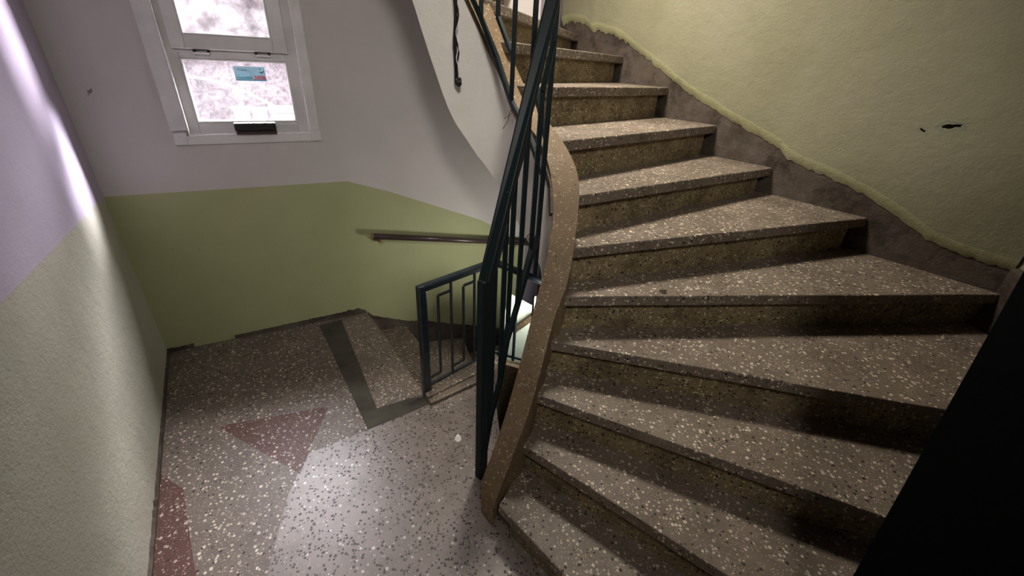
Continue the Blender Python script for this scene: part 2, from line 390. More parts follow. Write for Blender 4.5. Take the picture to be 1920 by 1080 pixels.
# ------------------------------------------------------------------ landing floor with its inlays
F = [(-1.981, 1.956), (-1.01, 2.5), (-.925, 2.409), (-.42, 1.70), (-.385, 1.635), (-.1, 1.872), (-.04, 1.755), (-.05, 1.67), (-.01, 1.42), (.02, 1.24), (.5, .9), (1.93, .2), (1.93, -1.4), (.25, -1.4)]
F.append((LW(3.9, 0).x, LW(3.9, 0).y))
vs, fs = prism(F, -.16, 0.); floor = tag(obj('floor', vs, fs, M_floor), kind='structure')
def inlay(name, poly, mat, h=.0015, label=None):
    vs, fs = prism(poly, -.01, h); o = obj(name, vs, fs, mat, floor)
    if label: o['label'] = label
    return o
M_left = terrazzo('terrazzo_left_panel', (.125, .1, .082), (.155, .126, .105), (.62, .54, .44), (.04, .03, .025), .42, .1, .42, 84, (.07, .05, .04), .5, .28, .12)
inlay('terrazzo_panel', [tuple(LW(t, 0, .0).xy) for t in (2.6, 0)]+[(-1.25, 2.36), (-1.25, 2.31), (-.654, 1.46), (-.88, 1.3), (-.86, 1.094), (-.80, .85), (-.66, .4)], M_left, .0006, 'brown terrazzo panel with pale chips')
inlay('triangle_inlay', [(-1.356, 1.429), (-.896, 1.597), (-.72, 1.42), (-.88, 1.094)][:2]+[(-.86, 1.2)], M_red, .0012, 'dark red triangle of terrazzo')
inlay('terrazzo_slab', [(-1.134, 2.40), (-.98, 2.47), (-.925, 2.409), (-.43, 1.71), (-.536, 1.70), (-.652, 1.60)], M_slab, .002, 'speckled slab along the top of the down flight')
inlay('cement_strip', [(-1.25, 2.31), (-1.134, 2.385), (-.652, 1.60), (-.50, 1.69), (-.42, 1.70), (-.40, 1.65), (-.481, 1.585), (-.654, 1.46)], M_strip, .0015, 'grey cement strip')
inlay('red_border', [tuple(LW(t, 0, o_).xy) for t, o_ in ((.95, .0), (1.35, .0), (1.9, 0), (1.9, .16), (1.5, .13), (1.1, .09))], M_red, .001, 'reddish border along the left wall')
# baseboards: window wall (broken top edge) and left wall (thin line)
def strip(name, fn, us, ztop, zbot, th, mat, parent=None):
    vs, fs = [], []
    for i, u in enumerate(us):
        zt, zb = ztop(u), zbot(u); vs += [fn(u, zb, 0), fn(u, zb, th), fn(u, zt, th), fn(u, zt, 0)]
        if i:
            a, b = 4*(i-1), 4*i
            for k in range(3): fs.append((a+k, b+k, b+k+1, a+k+1))
    fs += [(0, 1, 2, 3), (4*(len(us)-1)+3, 4*(len(us)-1)+2, 4*(len(us)-1)+1, 4*(len(us)-1))]
    return tag(obj(name, vs, fs, mat, parent), kind='structure' if not parent else None)
us = [.34+i*(.78)/70 for i in range(71)]
strip('baseboard_back', BW, us, lambda u: lerp([(.34, .022), (.6, .028), (.9, .034), (1.08, .04), (1.12, .012)], u)+.6*jag(u), lambda u: -.02, .01, M_skirt)
us = [.0+i*.13/14 for i in range(15)]
strip('baseboard_corner', BW, us, lambda u: .022+1.1*jag(u+3), lambda u: -.02, .012, M_skirt)
us = [i*3.0/120 for i in range(121)]
strip('baseboard_left', LW, us, lambda u: .016+.8*jag(u+5), lambda u: -.02, .012, M_skirt)
# sloping skirting beside the down flight on the window wall
SKB = [(1.13, .0), (1.165, -.043), (1.386, -.14), (1.547, -.185), (1.805, -.284), (2.041, -.367), (2.37, -.5)]
us = [1.13+i*1.24/70 for i in range(71)]
strip('skirting_down_flight', BW, us, lambda u: lerp(SKB, u)+.5*jag(u), lambda u: lerp(SKB, u)-.5, .014, M_skirt)

# ------------------------------------------------------------------ the up flight
r = .165
NI = {1: (-.005, .99), 2: (.072, 1.129), 3: (.114, 1.222), 4: (.158, 1.338), 5: (.202, 1.397), 6: (.217, 1.472), 7: (.221, 1.60), 8: (.159, 1.778), 9: (.052, 2.08), 10: (-.048, 2.2), 11: (-.17, 2.235), 12: (-.3, 2.19), 13: (-.44, 2.12)}
ANG = {1: -46., 2: -36.1, 3: -23.5, 4: -11.8}
RWo = lambda t: tuple(RW(t, 0, .0).xy)
NO = {5: (2.065, 1.62), 6: (1.725, 2.042), 7: (1.403, 2.418), 8: (1.16, 2.703), 9: (.92, 2.983), 10: (.667, 3.279), 11: (.385, 3.609), 12: (-.09, 3.02), 13: (-.32, 2.88)}
for k, a in ANG.items():
    x = 1.93 if k > 1 else 1.93; s_ = (x-NI[k][0])/math.cos(math.radians(a)); NO[k] = (x, NI[k][1]+s_*math.sin(math.radians(a)))
ZK = {k: k*r for k in range(1, 14)}
ZI = dict(ZK); ZO = dict(ZK); ZI[9] = 1.497; ZO[9] = 1.488; ZI[10] = 1.665; ZO[6] = .998; ZO[7] = 1.14; ZI[7] = 1.152; ZO[8] = 1.312; ZO[11] = 1.777; ZI[11] = 1.825
stair = empty('staircase', (.9, 1.3, 0), 'upward winding staircase of speckled terrazzo steps along the olive right wall', 'stairs')
def line(k, back=0., ei=0., eo=0.):
    a, b = V(NI[k]), V(NO[k]); d = (b-a).normalized(); n_ = V((-d.y, d.x))
    return a+n_*back-d*ei, b+n_*back+d*eo
TH = .045; OV = .034
for k in range(1, 13):
    i0, o0 = line(k, 0, .0 if k == 1 else .03, -.004 if k > 5 else .0); i1, o1 = line(k+1, .07, .03, .0)
    zi, zo = ZI[k], ZO[k]; zi1, zo1 = zi, zo
    poly = [i0, o0]; zt = [zi, zo]
    if k == 4: poly.append(V((2.06, 1.64))); zt.append(zo)
    if k == 11: poly.append(E_.xy-V((0.0, .05))); zt.append(zo)
    poly += [o1, i1]; zt += [zo, zi]
    # nosing line gets a few in-between points with slight wear
    m = 14; pts = []; zz = []
    for j in range(m+1):
        t = j/m; p = i0.lerp(o0, t); d = (o0-i0).normalized(); n_ = V((-d.y, d.x))
        p = p+n_*.0035*noise.noise(V((t*9, k*3.3, 0))); pts.append(p); zz.append(zi+(zo-zi)*t-.0018*abs(noise.noise(V((t*14, k*2.1, 4)))))
    pts += poly[2:]; zz += zt[2:]
    vs, fs = prism(pts, [z-TH for z in zz], zz)
    obj('tread', vs, fs, M_tread, stair, bevel=.005, seg=2)
    # riser under this nosing
    a, b = line(k, OV, .03 if k > 1 else -.03, -.06 if k > 5 else 0); a2, b2 = line(k, OV+.045, .03 if k > 1 else -.03, -.06 if k > 5 else 0)
    zb = 0 if k == 1 else ZK[k-1]
    vs, fs = prism([a, b, b2, a2], [(zb if k == 1 else ZI[k-1])-.002, (zb if k == 1 else ZO[k-1])-.002]*1+[(zb if k == 1 else ZO[k-1])-.002, (zb if k == 1 else ZI[k-1])-.002], [zi-TH, zo-TH, zo-TH, zi-TH])
    obj('riser', vs, fs, M_riser, stair)
    # concrete core under the tread, hidden behind the riser
    c0, d0 = line(k, OV+.045, -.02, .0); c1, d1 = line(k+1, OV+.045, -.02, .0)
    pl = [c0, d0]+([V((2.06, 1.64))] if k == 4 else [])+[d1, c1]
    vs, fs = prism(pl, max(-.1, ZK[k]-TH-(.25 if k < 9 else .12)), min(zi, zo)-TH-.001)
    obj('step_core', vs, fs, M_skirt, stair)

# string: terrazzo curb along the well, white limewashed well face below it
O = [(-.075, 1.07), (-.01, 1.17), (.04, 1.25), (.088, 1.36), (.118, 1.43), (.133, 1.5), (.128, 1.59), (.078, 1.72), (-.03, 1.97), (-.09, 2.08), (-.18, 2.11), (-.31, 2.06), (-.5, 1.95), (-.75, 1.8)]
I = [(-.026, 1.013), (.078, 1.133), (.12, 1.225), (.163, 1.34), (.205, 1.40), (.222, 1.476), (.226, 1.60), (.165, 1.785), (.058, 2.085), (-.045, 2.205), (-.17, 2.24), (-.35, 2.18), (-.55, 2.07), (-.8, 1.92)]
zo = [.186, .375, .585, .80, .93, 1.05, 1.195, 1.32, 1.41, 1.53, 1.69, 1.93, 2.3, 2.7]
zi = [.117, .455, .60, .76, .90, 1.05, 1.215, 1.325, 1.42, 1.58, 1.81, 2.05, 2.35, 2.75]
FB = [(0, -.05), (1, .0), (2, .1), (3, .3), (4, .45), (5, .6), (6, .76), (6.4, .83), (7.22, .89), (7.79, .954), (8.3, .987), (9.49, 1.09), (10.2, 1.18), (10.45, 1.225), (10.7, 1.275), (10.92, 1.323), (11.09, 1.38), (11.27, 1.465), (11.49, 1.595), (11.61, 1.674), (11.76, 1.781), (12, 1.97), (13, 2.4)]
st = cr([(*O[i], *I[i], zo[i], zi[i], float(i)) for i in range(14)], 16)
vs, fs = [], []
for i, (ox, oy, ix, iy, zzo, zzi, idx) in enumerate(st):
    zbi = min(zzi, zzo)-(.2 if idx > .3 else .117); zbo = zzo-.035
    vs += [(ox, oy, zzo), (ix, iy, zzi), (ix, iy, max(zbi, -.01)), (ox, oy, max(zbo if idx > .4 else -.01, -.01))]
    if i:
        a, b = 4*(i-1), 4*i
        for k in range(4): fs.append((a+k, b+k, b+(k+1) % 4, a+(k+1) % 4))
fs += [(0, 1, 2, 3), tuple(4*(len(st)-1)+k for k in (3, 2, 1, 0))]
obj('string', vs, fs, M_string, stair, smooth='sharp')['label'] = 'brown terrazzo curb edging the well'
# soffit outer points follow the outer wall
SO = [(0, (.9, .2)), (3, (1.9, .9)), (5, (1.75, 1.9)), (6, (1.3, 2.35)), (7, (1.1, 2.65)), (8, (.9, 2.9)), (9, (.6, 3.2)), (10, (.3, 3.45)), (11, (-.05, 3.0)), (11.5, (-.35, 2.84)), (12, (-.7, 2.64)), (13, (-1.1, 2.4))]
def so(idx):
    for (a, p), (b, q) in zip(SO, SO[1:]):
        if idx <= b: return V(p).lerp(V(q), (idx-a)/(b-a))
    return V(SO[-1][1])
vs, fs, mi = [], [], []
for i, (ox, oy, ix, iy, zzo, zzi, idx) in enumerate(st):
    q = V((ox, oy)); inn = V((ix, iy))
    zb = lerp(FB, idx); s_ = so(idx); zs = r*(idx+1)-.42+max(0, idx-9.5)*.16
    if idx < 6: s_ = V((ix, iy)); zs = zb
    vs += [(ox, oy, zzo-.03), (ox, oy, zb), (s_.x, s_.y, zs+.02), (inn.x, inn.y, zzi-.15)]
    if i:
        a, b = 4*(i-1), 4*i
        for k in range(2 if idx > 7.5 else 1): fs.append((a+k, b+k, b+k+1, a+k+1))
obj('well_face', vs, fs, M_face, stair, smooth='sharp')['label'] = 'white limewashed side and underside of the flight'
# dark strip where string and face meet near the bend
vs, fs = sweep([(x, y, z-.02) for x, y, z in [(.131, 1.53, 1.115), (.125, 1.60, 1.2), (.1, 1.665, 1.262)]], .012, .03); obj('dark_edge', vs, fs, M_skirt, stair)

# ------------------------------------------------------------------ railing of the up flight
P = [(-.09, 1.244), (-.06, 1.295), (-.03, 1.345), (-.009, 1.405), (.025, 1.47), (.065, 1.54), (.093, 1.61), (.03, 1.77), (-.045, 1.9), (-.115, 2.0), (-.185, 2.035), (-.31, 2.01), (-.5, 1.9), (-.72, 1.77)]
ZR = [(0, .03), (1, .29), (2, .434), (3, .60), (4, .731), (5, .90), (6, .976), (6.001, 1.225), (7, 1.345), (8, 1.445), (9, 1.60), (10, 1.739), (11, 1.96), (12, 2.25), (13, 2.6)]
ZH = [(0, .943), (1, 1.08), (2, 1.235), (3, 1.36), (4, 1.50), (5, 1.67), (6, 1.844), (7, 2.1), (8, 2.25), (9, 2.4), (10, 2.55), (11, 2.75), (12, 3.0), (13, 3.2)]
def PP(i):
    k = min(int(i), len(P)-2); return V(P[k]).lerp(V(P[k+1]), i-k)
def PR(i, z=None): p = PP(i); return V((p.x, p.y, lerp(ZR, i) if z is None else z))
rail = empty('stair_railing', (-.09, 1.244, 0), 'dark painted iron railing with bent handrail along the inner edge of the up flight', 'railing')
hp = [(-.09, 1.244, .943)]+[tuple(PR(i, lerp(ZH, i))) for i in (6, 7, 8, 9, 10, 11, 12)]
vs, fs = sweep(hp, .044, .03); obj('handrail', vs, fs, M_iron, rail, bevel=.006, seg=2)
vs, fs = barpts((-.09, 1.244, -.01), (-.09, 1.244, .955), .044, .034, (.62, .78, 0)); obj('newel_post', vs, fs, M_iron, rail, bevel=.005, seg=2)
for ids in ((.1, 1, 2, 3, 4, 5, 6), (6.002, 7, 8, 9, 10, 11, 12, 13)):
    vs, fs = sweep([PR(i) for i in ids], .02, .02); obj('bottom_rail', vs, fs, M_iron, rail, bevel=.002)
def zh(i):
    """height of the handrail's underside above plan position i"""
    return lerp(ZH, i)-.01
def baluster(i, z0, z1, w_=.017): 
    vs, fs = barpts(PR(i, z0), PR(i, z1), w_, w_, (.98, .2, 0)); obj('baluster', vs, fs, M_iron, rail, bevel=.002)
def link(i, z0, j, z1):
    vs, fs = barpts(PR(i, z0), PR(j, z1), .017, .017); obj('link_bar', vs, fs, M_iron, rail, bevel=.002)
for i in (2, 4, 8, 10, 12): baluster(i, lerp(ZR, i)-.005, zh(i))          # full balusters
baluster(6, .80, zh(6))
#   half balusters (plan position): z bottom, z top, joined by a lower link to the previous full bar and an upper link to the next
Bh = [1, 3, 5, 7, 9, 11]; prev = [0, 2, 4, 6, 8, 10]; nxt = [2, 4, 6, 8, 10, 12]
H = {1: (.391, .97), 3: (.686, 1.255), 5: (.95, 1.507), 7: (1.56, 2.0), 9: (1.744, 2.2), 11: (2.1, 2.5)}
zprev = [.16, .511, .763, 1.35, 1.603, 1.9]; znxt = [1.118, 1.39, 1.654, 2.1, 2.35, 2.7]
for h, a, za, b, zb in zip(Bh, prev, zprev, nxt, znxt):
    z0, z1 = H[h]; baluster(h, z0, z1); link(a, za, h, z0); link(h, z1, b, zb)

# ------------------------------------------------------------------ down flight, its curb and railing
down = empty('staircase', (-.4, 2.2, -.5), 'terrazzo steps going down behind the low railing under the window wall', 'stairs')
def BWp(u): p = BW(u, 0, .0); return (p.x, p.y)
DL = [((-1.01, 2.5), (-.42, 1.70)), ((-.77, 2.62), (-.27, 1.90)), ((-.36, 2.73), (-.12, 2.08)), ((-.06, 2.9), (-.02, 2.1)), ((.12, 3.0), (.12, 2.15)), ((.3, 3.1), (.26, 2.2))]
for k in range(1, 6):
    (a0, b0), (a1, b1) = DL[k-1], DL[k]; z = -r*k
    a0, b0, a1, b1 = map(V, (a0, b0, a1, b1)); d = (b0-a0).normalized(); n_ = V((d.y, -d.x)); n_ = n_ if n_.x < 0 else -n_
    poly = [a0+n_*.04, b0+n_*.04, b1, a1, V(BWp((a0-B0).dot(BD)+.1))]
    vs, fs = prism([poly[0], poly[1], poly[2], poly[3]], z-TH, z); obj('tread', vs, fs, M_slab if k > 9 else M_tread, down, bevel=.004)
    vs, fs = prism([a0+n_*.03, b0+n_*.03, b0+n_*.0+n_*.06, a0+n_*.06], z, z+r-(.16 if k == 1 else TH)*(0 if k == 1 else 1)-(.001)); obj('riser', vs, fs, M_riser, down)
curb_poly = [(-.43, 1.70), (-.385, 1.635), (-.1, 1.872), (-.045, 2.03), (.2, 2.13), (.18, 2.2), (-.12, 2.1)]
vs, fs = prism([(-.432, 1.70), (-.385, 1.637), (-.1, 1.872), (-.05, 2.03), (-.12, 2.1)], -.5, .022); obj('curb', vs, fs, M_tread, down, bevel=.008, seg=2)
vs, fs = prism([(-.43, 1.70), (-.405, 1.665), (-.09, 1.95), (-.05, 2.04), (-.12, 2.1)], .0, .036); obj('curb', vs, fs, M_tread, down, bevel=.006, seg=2)
vs, fs = prism([(-.12, 2.1), (-.05, 2.03), (.35, 2.2), (.35, 2.28)], -.9, [.0, .0, -.25, -.25]); obj('string', vs, fs, M_string, down, bevel=.006)

M_iron2 = plain('glossy_dark_enamel', (.012, .018, .024), .22, .7, c2=(.02, .028, .034), nz=25)
low = empty('stair_railing', (-.42, 1.72, 0), 'low black tubular railing with thin fretted bars at the top of the down flight', 'railing')
N0, N1, N2 = V((-.42, 1.72)), V((-.10, 2.055)), V((.42, 2.30))
vs, fs = sweep([(N0.x, N0.y, .645), (N1.x, N1.y, .645), ], .04, .034); obj('handrail', vs, fs, M_iron2, low, bevel=.01, seg=3)
vs, fs = tube([(N1.x, N1.y, .645), (.13, 2.17, .5), (N2.x, N2.y, .31)], .02, 12); obj('handrail', vs, fs, M_iron2, low, smooth=True)
vs, fs = barpts((N0.x, N0.y, .0), (N0.x, N0.y, .661), .042, .036, (.7, .7, 0)); obj('newel_post', vs, fs, M_iron2, low, bevel=.006, seg=2)
vs, fs = barpts((N1.x, N1.y, .02), (N1.x, N1.y, .64), .022, .018, (.7, .7, 0)); obj('newel_post', vs, fs, M_iron2, low, bevel=.003)
vs, fs = barpts((N0.x, N0.y, .06), (N1.x, N1.y, .06), .014, .014); obj('bottom_rail', vs, fs, M_iron2, low)
vs, fs = barpts((N1.x, N1.y, .06), (.42, 2.30, -.27), .014, .014); obj('bottom_rail', vs, fs, M_iron2, low)
def NP(t, z): p = N0.lerp(N1, t); return V((p.x, p.y, z))
def lbar(t, z0, z1): vs, fs = barpts(NP(t, z0), NP(t, z1), .013, .013, (.7, .7, 0)); obj('baluster', vs, fs, M_iron2, low, bevel=.003)
def llink(t0, t1, z): vs, fs = barpts(NP(t0, z), NP(t1, z), .013, .013); obj('link_bar', vs, fs, M_iron2, low, bevel=.003)
lbar(.20, .105, .575); llink(0, .20, .105); llink(.20, .37, .575); lbar(.37, .06, .64)
lbar(.54, .105, .575); llink(.37, .54, .105); llink(.54, .7, .575); lbar(.70, .06, .64)
lbar(.85, .105, .575); llink(.70, .85, .105); llink(.85, 1, .575)
for t, z0, z1 in ((.25, -.05, .4), (.45, -.12, .33), (.65, -.2, .26)):
    p = N1.lerp(N2, t); vs, fs = barpts((p.x, p.y, z0), (p.x, p.y, z1+.06), .013, .013, (.7, .7, 0)); obj('baluster', vs, fs, M_iron2, low)
# pale painted face of the flight below, seen down the well
fy = 2.36
face = [(-.005, fy, .0), (-.018, fy, -.05), (-.034, fy, -.3), (-.04, fy, -1.6), (.5, fy+.05, -1.6), (.5, fy+.05, -.2), (.18, fy, -.0)]
def fp(px, py):   # helper with measured view slopes at the face
    return (px*fy, fy, 1.598+py*fy)
vs0 = [fp(-.0066, -.567), fp(-.0165, -.617), fp(-.0165, -.9), fp(-.0165, -1.3), (.5, fy, -1.5), (.5, fy, .1), fp(.055, -.600)]
vs = vs0+[(x, y+.06, z) for x, y, z in vs0]; n_ = len(vs0)
fs = [tuple(range(n_)), tuple(range(n_, 2*n_))[::-1]]+[(i, (i+1) % n_, n_+(i+1) % n_, n_+i) for i in range(n_)]
obj('well_face', vs, fs, M_mint, down)['label'] = 'pale mint painted side of the lower flight'
vs, fs = barpts((.02, fy-.02, .02), (.25, fy-.02, .24), .035, .03); obj('string', vs, fs, M_string, down)

# ------------------------------------------------------------------ wall handrail
wr = empty('wall_handrail', BW(1.6, .35, .05), 'dark brown handrail on tan brackets on the green window wall', 'handrail')
a_, b_ = BW(1.21, .572, .06), BW(2.45, .335, .06)
vs, fs = tube([a_, b_], .019, 14); obj('rail', vs, fs, M_brownrail, wr, smooth=True)
vs, fs = tube([a_-(b_-a_).normalized()*.004, a_+(b_-a_).normalized()*.003], .0195, 14); obj('end_cap', vs, fs, M_brass, wr)
for u in (1.26, 2.25):
    z = lerp([(1.21, .572), (2.45, .335)], u)
    vs, fs = sweep([BW(u, z-.012, .058), BW(u, z-.036, .055), BW(u, z-.05, .0)], .02, .012); obj('bracket', vs, fs, M_brass, wr)

# ------------------------------------------------------------------ window
win = bpy.data.objects.new('window_1', None); C.objects.link(win); win['kind'] = 'structure'; win.location = BW(.68, 1.15)
def wb(name, u0, u1, z0, z1, f, bk, mat, bevel=.003, parent=None, seg=1):
    vs, fs = boxpts(BW(u0, z0, bk), BD.to_3d()*(u1-u0), BN.to_3d()*(f-bk), (0, 0, z1-z0)); return obj(name, vs, fs, mat, parent or win, bevel=bevel, seg=seg)
ZW = 2.2
wb('casing_board', .340, .408, 1.215, ZW, .014, -.01, M_pvc); wb('casing_board', .958, 1.005, 1.2, ZW, .014, -.01, M_pvc)
wb('casing_board', .345, 1.005, 1.148, 1.19, .014, -.01, M_pvc); wb('casing_board', .34, 1.005, 2.14, 2.2, .014, -.01, M_pvc)
for u, z in ((.372, 1.178), (.982, 1.178)):
    wb('corner_block', u-.028, u+.028, z-.03, z+.03, .017, -.01, M_pvc, .004)
    p = BW(u, z, .017); vs, fs = tube([p-BN.to_3d()*.002, p+BN.to_3d()*.0025], .013, 14); obj('screw_cap', vs, fs, M_pvc, win)
# fixed frame with the reveal gap around it
wb('frame', .405, .456, 1.19, 2.14, -.022, -.09, M_pvc); wb('frame', .900, .960, 1.19, 2.14, -.022, -.09, M_pvc)
wb('frame', .456, .900, 1.19, 1.247, -.022, -.09, M_pvc); wb('frame', .456, .900, 1.528, 1.60, -.022, -.09, M_pvc); wb('frame', .456, .900, 2.09, 2.14, -.022, -.09, M_pvc)
# thin white strips painted in for light leaking round the frame
wb('light_gap_strip', .408, .4135, 1.19, 2.14, .012, -.03, M_bead, 0); wb('light_gap_strip', .953, .958, 1.19, 2.14, .012, -.03, M_bead, 0); wb('light_gap_strip', .408, .958, 1.19, 1.195, .012, -.03, M_bead, 0)
for g in ((.456, .463, 1.247, 1.528), (.893, .900, 1.247, 1.528), (.463, .893, 1.247, 1.254), (.463, .893, 1.521, 1.528)): wb('glazing_bead', *g, -.018, -.05, M_bead, .002)
wb('pane', .46, .896, 1.25, 1.525, -.052, -.056, M_glass, 0)
# opening sash above
wb('sash', .437, .493, 1.568, 2.11, .004, -.05, M_pvc); wb('sash', .851, .914, 1.568, 2.11, .004, -.05, M_pvc)
wb('sash', .493, .851, 1.568, 1.628, .004, -.05, M_pvc); wb('sash', .493, .851, 2.05, 2.11, .004, -.05, M_pvc)
for g in ((.493, .500, 1.628, 2.05), (.844, .851, 1.628, 2.05), (.5, .844, 1.628, 1.634), (.5, .844, 2.044, 2.05)): wb('glazing_bead', *g, .006, -.04, M_bead, .002)
wb('pane', .496, .848, 1.63, 2.048, -.042, -.046, M_glass2, 0)
for u0, u1 in ((.519, .580), (.769, .832)):
    wb('hinge', u0, u1, 1.549, 1.556, .006, -.02, M_bead, .001); wb('hinge', u0-.002, u0+.008, 1.556, 1.566, .005, -.02, M_rubber, .001); wb('hinge', u1-.008, u1+.002, 1.556, 1.566, .005, -.02, M_rubber, .001)
# sticker on the lower pane
def backlit(name, c):
    m = plain(name, c, .4, .4); t = m.node_tree; tl = t.nodes.new('ShaderNodeBsdfTranslucent'); tl.inputs[0].default_value = (*c, 1)
    mx = t.nodes.new('ShaderNodeMixShader'); mx.inputs[0].default_value = .06; t.links.new(t.nodes['Principled BSDF'].outputs[0], mx.inputs[1]); t.links.new(tl.outputs[0], mx.inputs[2])
    t.links.new(mx.outputs[0], t.nodes['Material Output'].inputs[0]); return m
stk = empty('sticker', BW(.725, 1.437, -.05), 'light blue printed sticker on the lower window pane', 'sticker')
def flat(name, pts, mat, off, label=None):
    return obj(name, [BW(u, z, off) for u, z in pts], [tuple(range(len(pts)))], mat, stk)
M_s1 = backlit('sticker_light_blue', (.5, .78, .9)); M_s2 = backlit('sticker_blue', (.16, .55, .75)); M_s3 = backlit('sticker_red', (.75, .2, .3)); M_ink = plain('dark_ink', (.03, .06, .1), .5, .3)
M_sw = backlit('sticker_white', (.9, .92, .95))
wb_ = boxpts(BW(.660, 1.437, -.0512), BD.to_3d()*.136, BN.to_3d()*.001, (0, 0, .065)); obj('card', wb_[0], wb_[1], M_s1, stk)
flat('print', [(.664, 1.4375), (.796, 1.4375), (.796, 1.452), (.72, 1.456), (.664, 1.452)], M_s2, -.0498)
flat('print', [(.665, 1.444), (.735, 1.441), (.735, 1.446), (.665, 1.449)], M_s1, -.0496)
flat('print', [(.742, 1.444), (.792, 1.444), (.792, 1.461), (.742, 1.461)], M_s3, -.0495)
flat('print', [(.735, 1.450), (.741, 1.445), (.747, 1.450), (.741, 1.458)], M_sw, -.0492)
flat('print', [(.777, 1.476), (.782, 1.4725), (.793, 1.484), (.789, 1.4835), (.785, 1.481), (.781, 1.479)], M_ink, -.0495)
flat('print', [(.773, 1.489), (.776, 1.4885), (.777, 1.496), (.772, 1.5), (.774, 1.495)], M_ink, -.0495)
flat('print', [(.765, 1.480), (.778, 1.472), (.781, 1.474), (.773, 1.479)], M_ink, -.0494)
def text(s, u, z, size, mat, off):
    cu = bpy.data.curves.new('t', 'FONT'); cu.body = s; cu.size = size; tmp = bpy.data.objects.new('t', cu); C.objects.link(tmp)
    dg = bpy.context.evaluated_depsgraph_get(); me = bpy.data.meshes.new_from_object(tmp.evaluated_get(dg)); bpy.data.objects.remove(tmp)
    p = BW(u, z, off); mtx = Matrix(((BD.x, 0, BN.x, p.x), (BD.y, 0, BN.y, p.y), (0, 1, 0, p.z), (0, 0, 0, 1)))
    me.transform(mtx); me.transform(Matrix.Translation(-origin(stk))); me.materials.clear(); me.materials.append(mat)
    o = bpy.data.objects.new('lettering', me); C.objects.link(o); o.parent = stk
text('Kuzey', .676, 1.482, .0165, M_ink, -.0494); text('Tic.San.', .749, 1.4515, .0105, M_sw, -.0490); text('Insaat Ltd.', .749, 1.4455, .0062, M_sw, -.0490)
# black block on the bottom rail of the window
fb = empty('foam_block', BW(.70, 1.196, .0), 'black foam block with a dark brown base wedged on the window bottom rail', 'block')
vs, fs = [], []
m = 40
for i in range(m+1):
    u = .608+i*.186/m; j_ = .003*abs(noise.noise(V((u*160, 0, 0))))
    vs += [BW(u, 1.212, .03), BW(u, 1.245+j_, .026), BW(u, 1.248+j_, -.03), BW(u, 1.212, -.03)]
    if i:
        a, b = 4*(i-1), 4*i
        for k in range(4): fs.append((a+k, b+k, b+(k+1) % 4, a+(k+1) % 4))
fs += [(0, 1, 2, 3), tuple(4*m+k for k in (3, 2, 1, 0))]
obj('block', vs, fs, M_rubber, fb)
vs, fs = boxpts(BW(.612, 1.194, -.022), BD.to_3d()*.182, BN.to_3d()*.056, (0, 0, .014)); obj('base_strip', vs, fs, M_brownrail, fb, bevel=.002)

# ------------------------------------------------------------------ outside the window
n = N('rubble', .9, .2); vv = n.n('ShaderNodeTexVoronoi'); vv.inputs['Scale'].default_value = 16; n.L(n.co, vv.inputs['Vector'])
n.col(n.mix(n.ramp(n.noise(24, 8, .8), [(.36, 0), (.62, 1)]), (.07, .06, .065), (.34, .31, .325))); M_rub = n.m
vs, fs = [], []; gx, gz = 60, 44
for j in range(gz+1):
    for i in range(gx+1):
        u = -1.6+i*4.8/gx; s_ = j/gz; z = -.4+3.2*s_; off = -.9-1.5*s_
        h = .09*noise.noise(V((u*5, z*5, 1)))+.06*noise.noise(V((u*14, z*14, 3)))+.03*noise.noise(V((u*31, z*31, 5)))
        vs.append(BW(u, z, off+h))
for j in range(gz):
    for i in range(gx): a = j*(gx+1)+i; fs.append((a, a+1, a+gx+2, a+gx+1))
tag(obj('ground_slope_outside', vs, fs, M_rub), kind='structure')
M_wpl = plain('white_plastic', (.86, .85, .86), .4, .4); M_wpl2 = plain('white_plastic_lid', (.9, .89, .9), .35, .4)
vs, fs = boxpts(BW(.15, 1.02, -.62), BD.to_3d()*1.3, BN.to_3d()*.43, (0, 0, .06)); tag(obj('sill_outside', vs, fs, M_bead, bevel=.005), kind='structure')
def tub(u, rb, rt, z0, z1, label):
    t = empty('plastic_tub', BW(u, z0, -.27), label, 'tub', 'white tubs outside the window')
    c = BW(u, 0, -.27)
    vs, fs = tube([(c.x, c.y, z0), (c.x, c.y, z1-.012)], [rb, rt], 24); obj('body', vs, fs, M_wpl, t, smooth=True)
    vs, fs = tube([(c.x, c.y, z1-.016), (c.x, c.y, z1-.008), (c.x, c.y, z1)], [rt+.004, rt+.006, rt+.005], 24); obj('lid', vs, fs, M_wpl2, t)
    return t
ZS = 1.0801
tub(.643, .034, .039, ZS, 1.293, 'white lidded tub outside the lower pane, leftmost of three containers')
tub(.73, .033, .037, ZS, 1.288, 'white lidded tub outside the lower pane, middle one beside the wide box')
bx = empty('plastic_box', BW(.85, ZS, -.27), 'wide white box with a lid at the right end of the containers outside', 'box')
vs, fs = boxpts(BW(.784, ZS, -.31), BD.to_3d()*.15, BN.to_3d()*.08, (0, 0, .18)); obj('body', vs, fs, M_wpl, bx, bevel=.004)
vs, fs = boxpts(BW(.777, 1.264, -.315), BD.to_3d()*.164, BN.to_3d()*.09, (0, 0, .032)); obj('lid', vs, fs, M_wpl2, bx, bevel=.004)
hose = [BW(u, z, -.45) for u, z in cr([(.15, 1.43), (.3, 1.434), (.412, 1.429), (.494, 1.419), (.568, 1.4), (.636, 1.376), (.743, 1.319), (.85, 1.255), (.98, 1.16)], 6)]
vs, fs = tube(hose, .007, 10); tag(obj('pipe', vs, fs, M_bead, smooth=True), 'white curved pipe sloping down outside the lower pane', 'pipe')
vs, fs = tube([BW(.643, 1.39, -.435), BW(.648, 1.28, -.43), BW(.65, ZS, -.43)], .0065, 10); tag(obj('stake', vs, fs, M_bead, smooth=True), 'white upright stake standing under the curved pipe outside the window', 'stake')

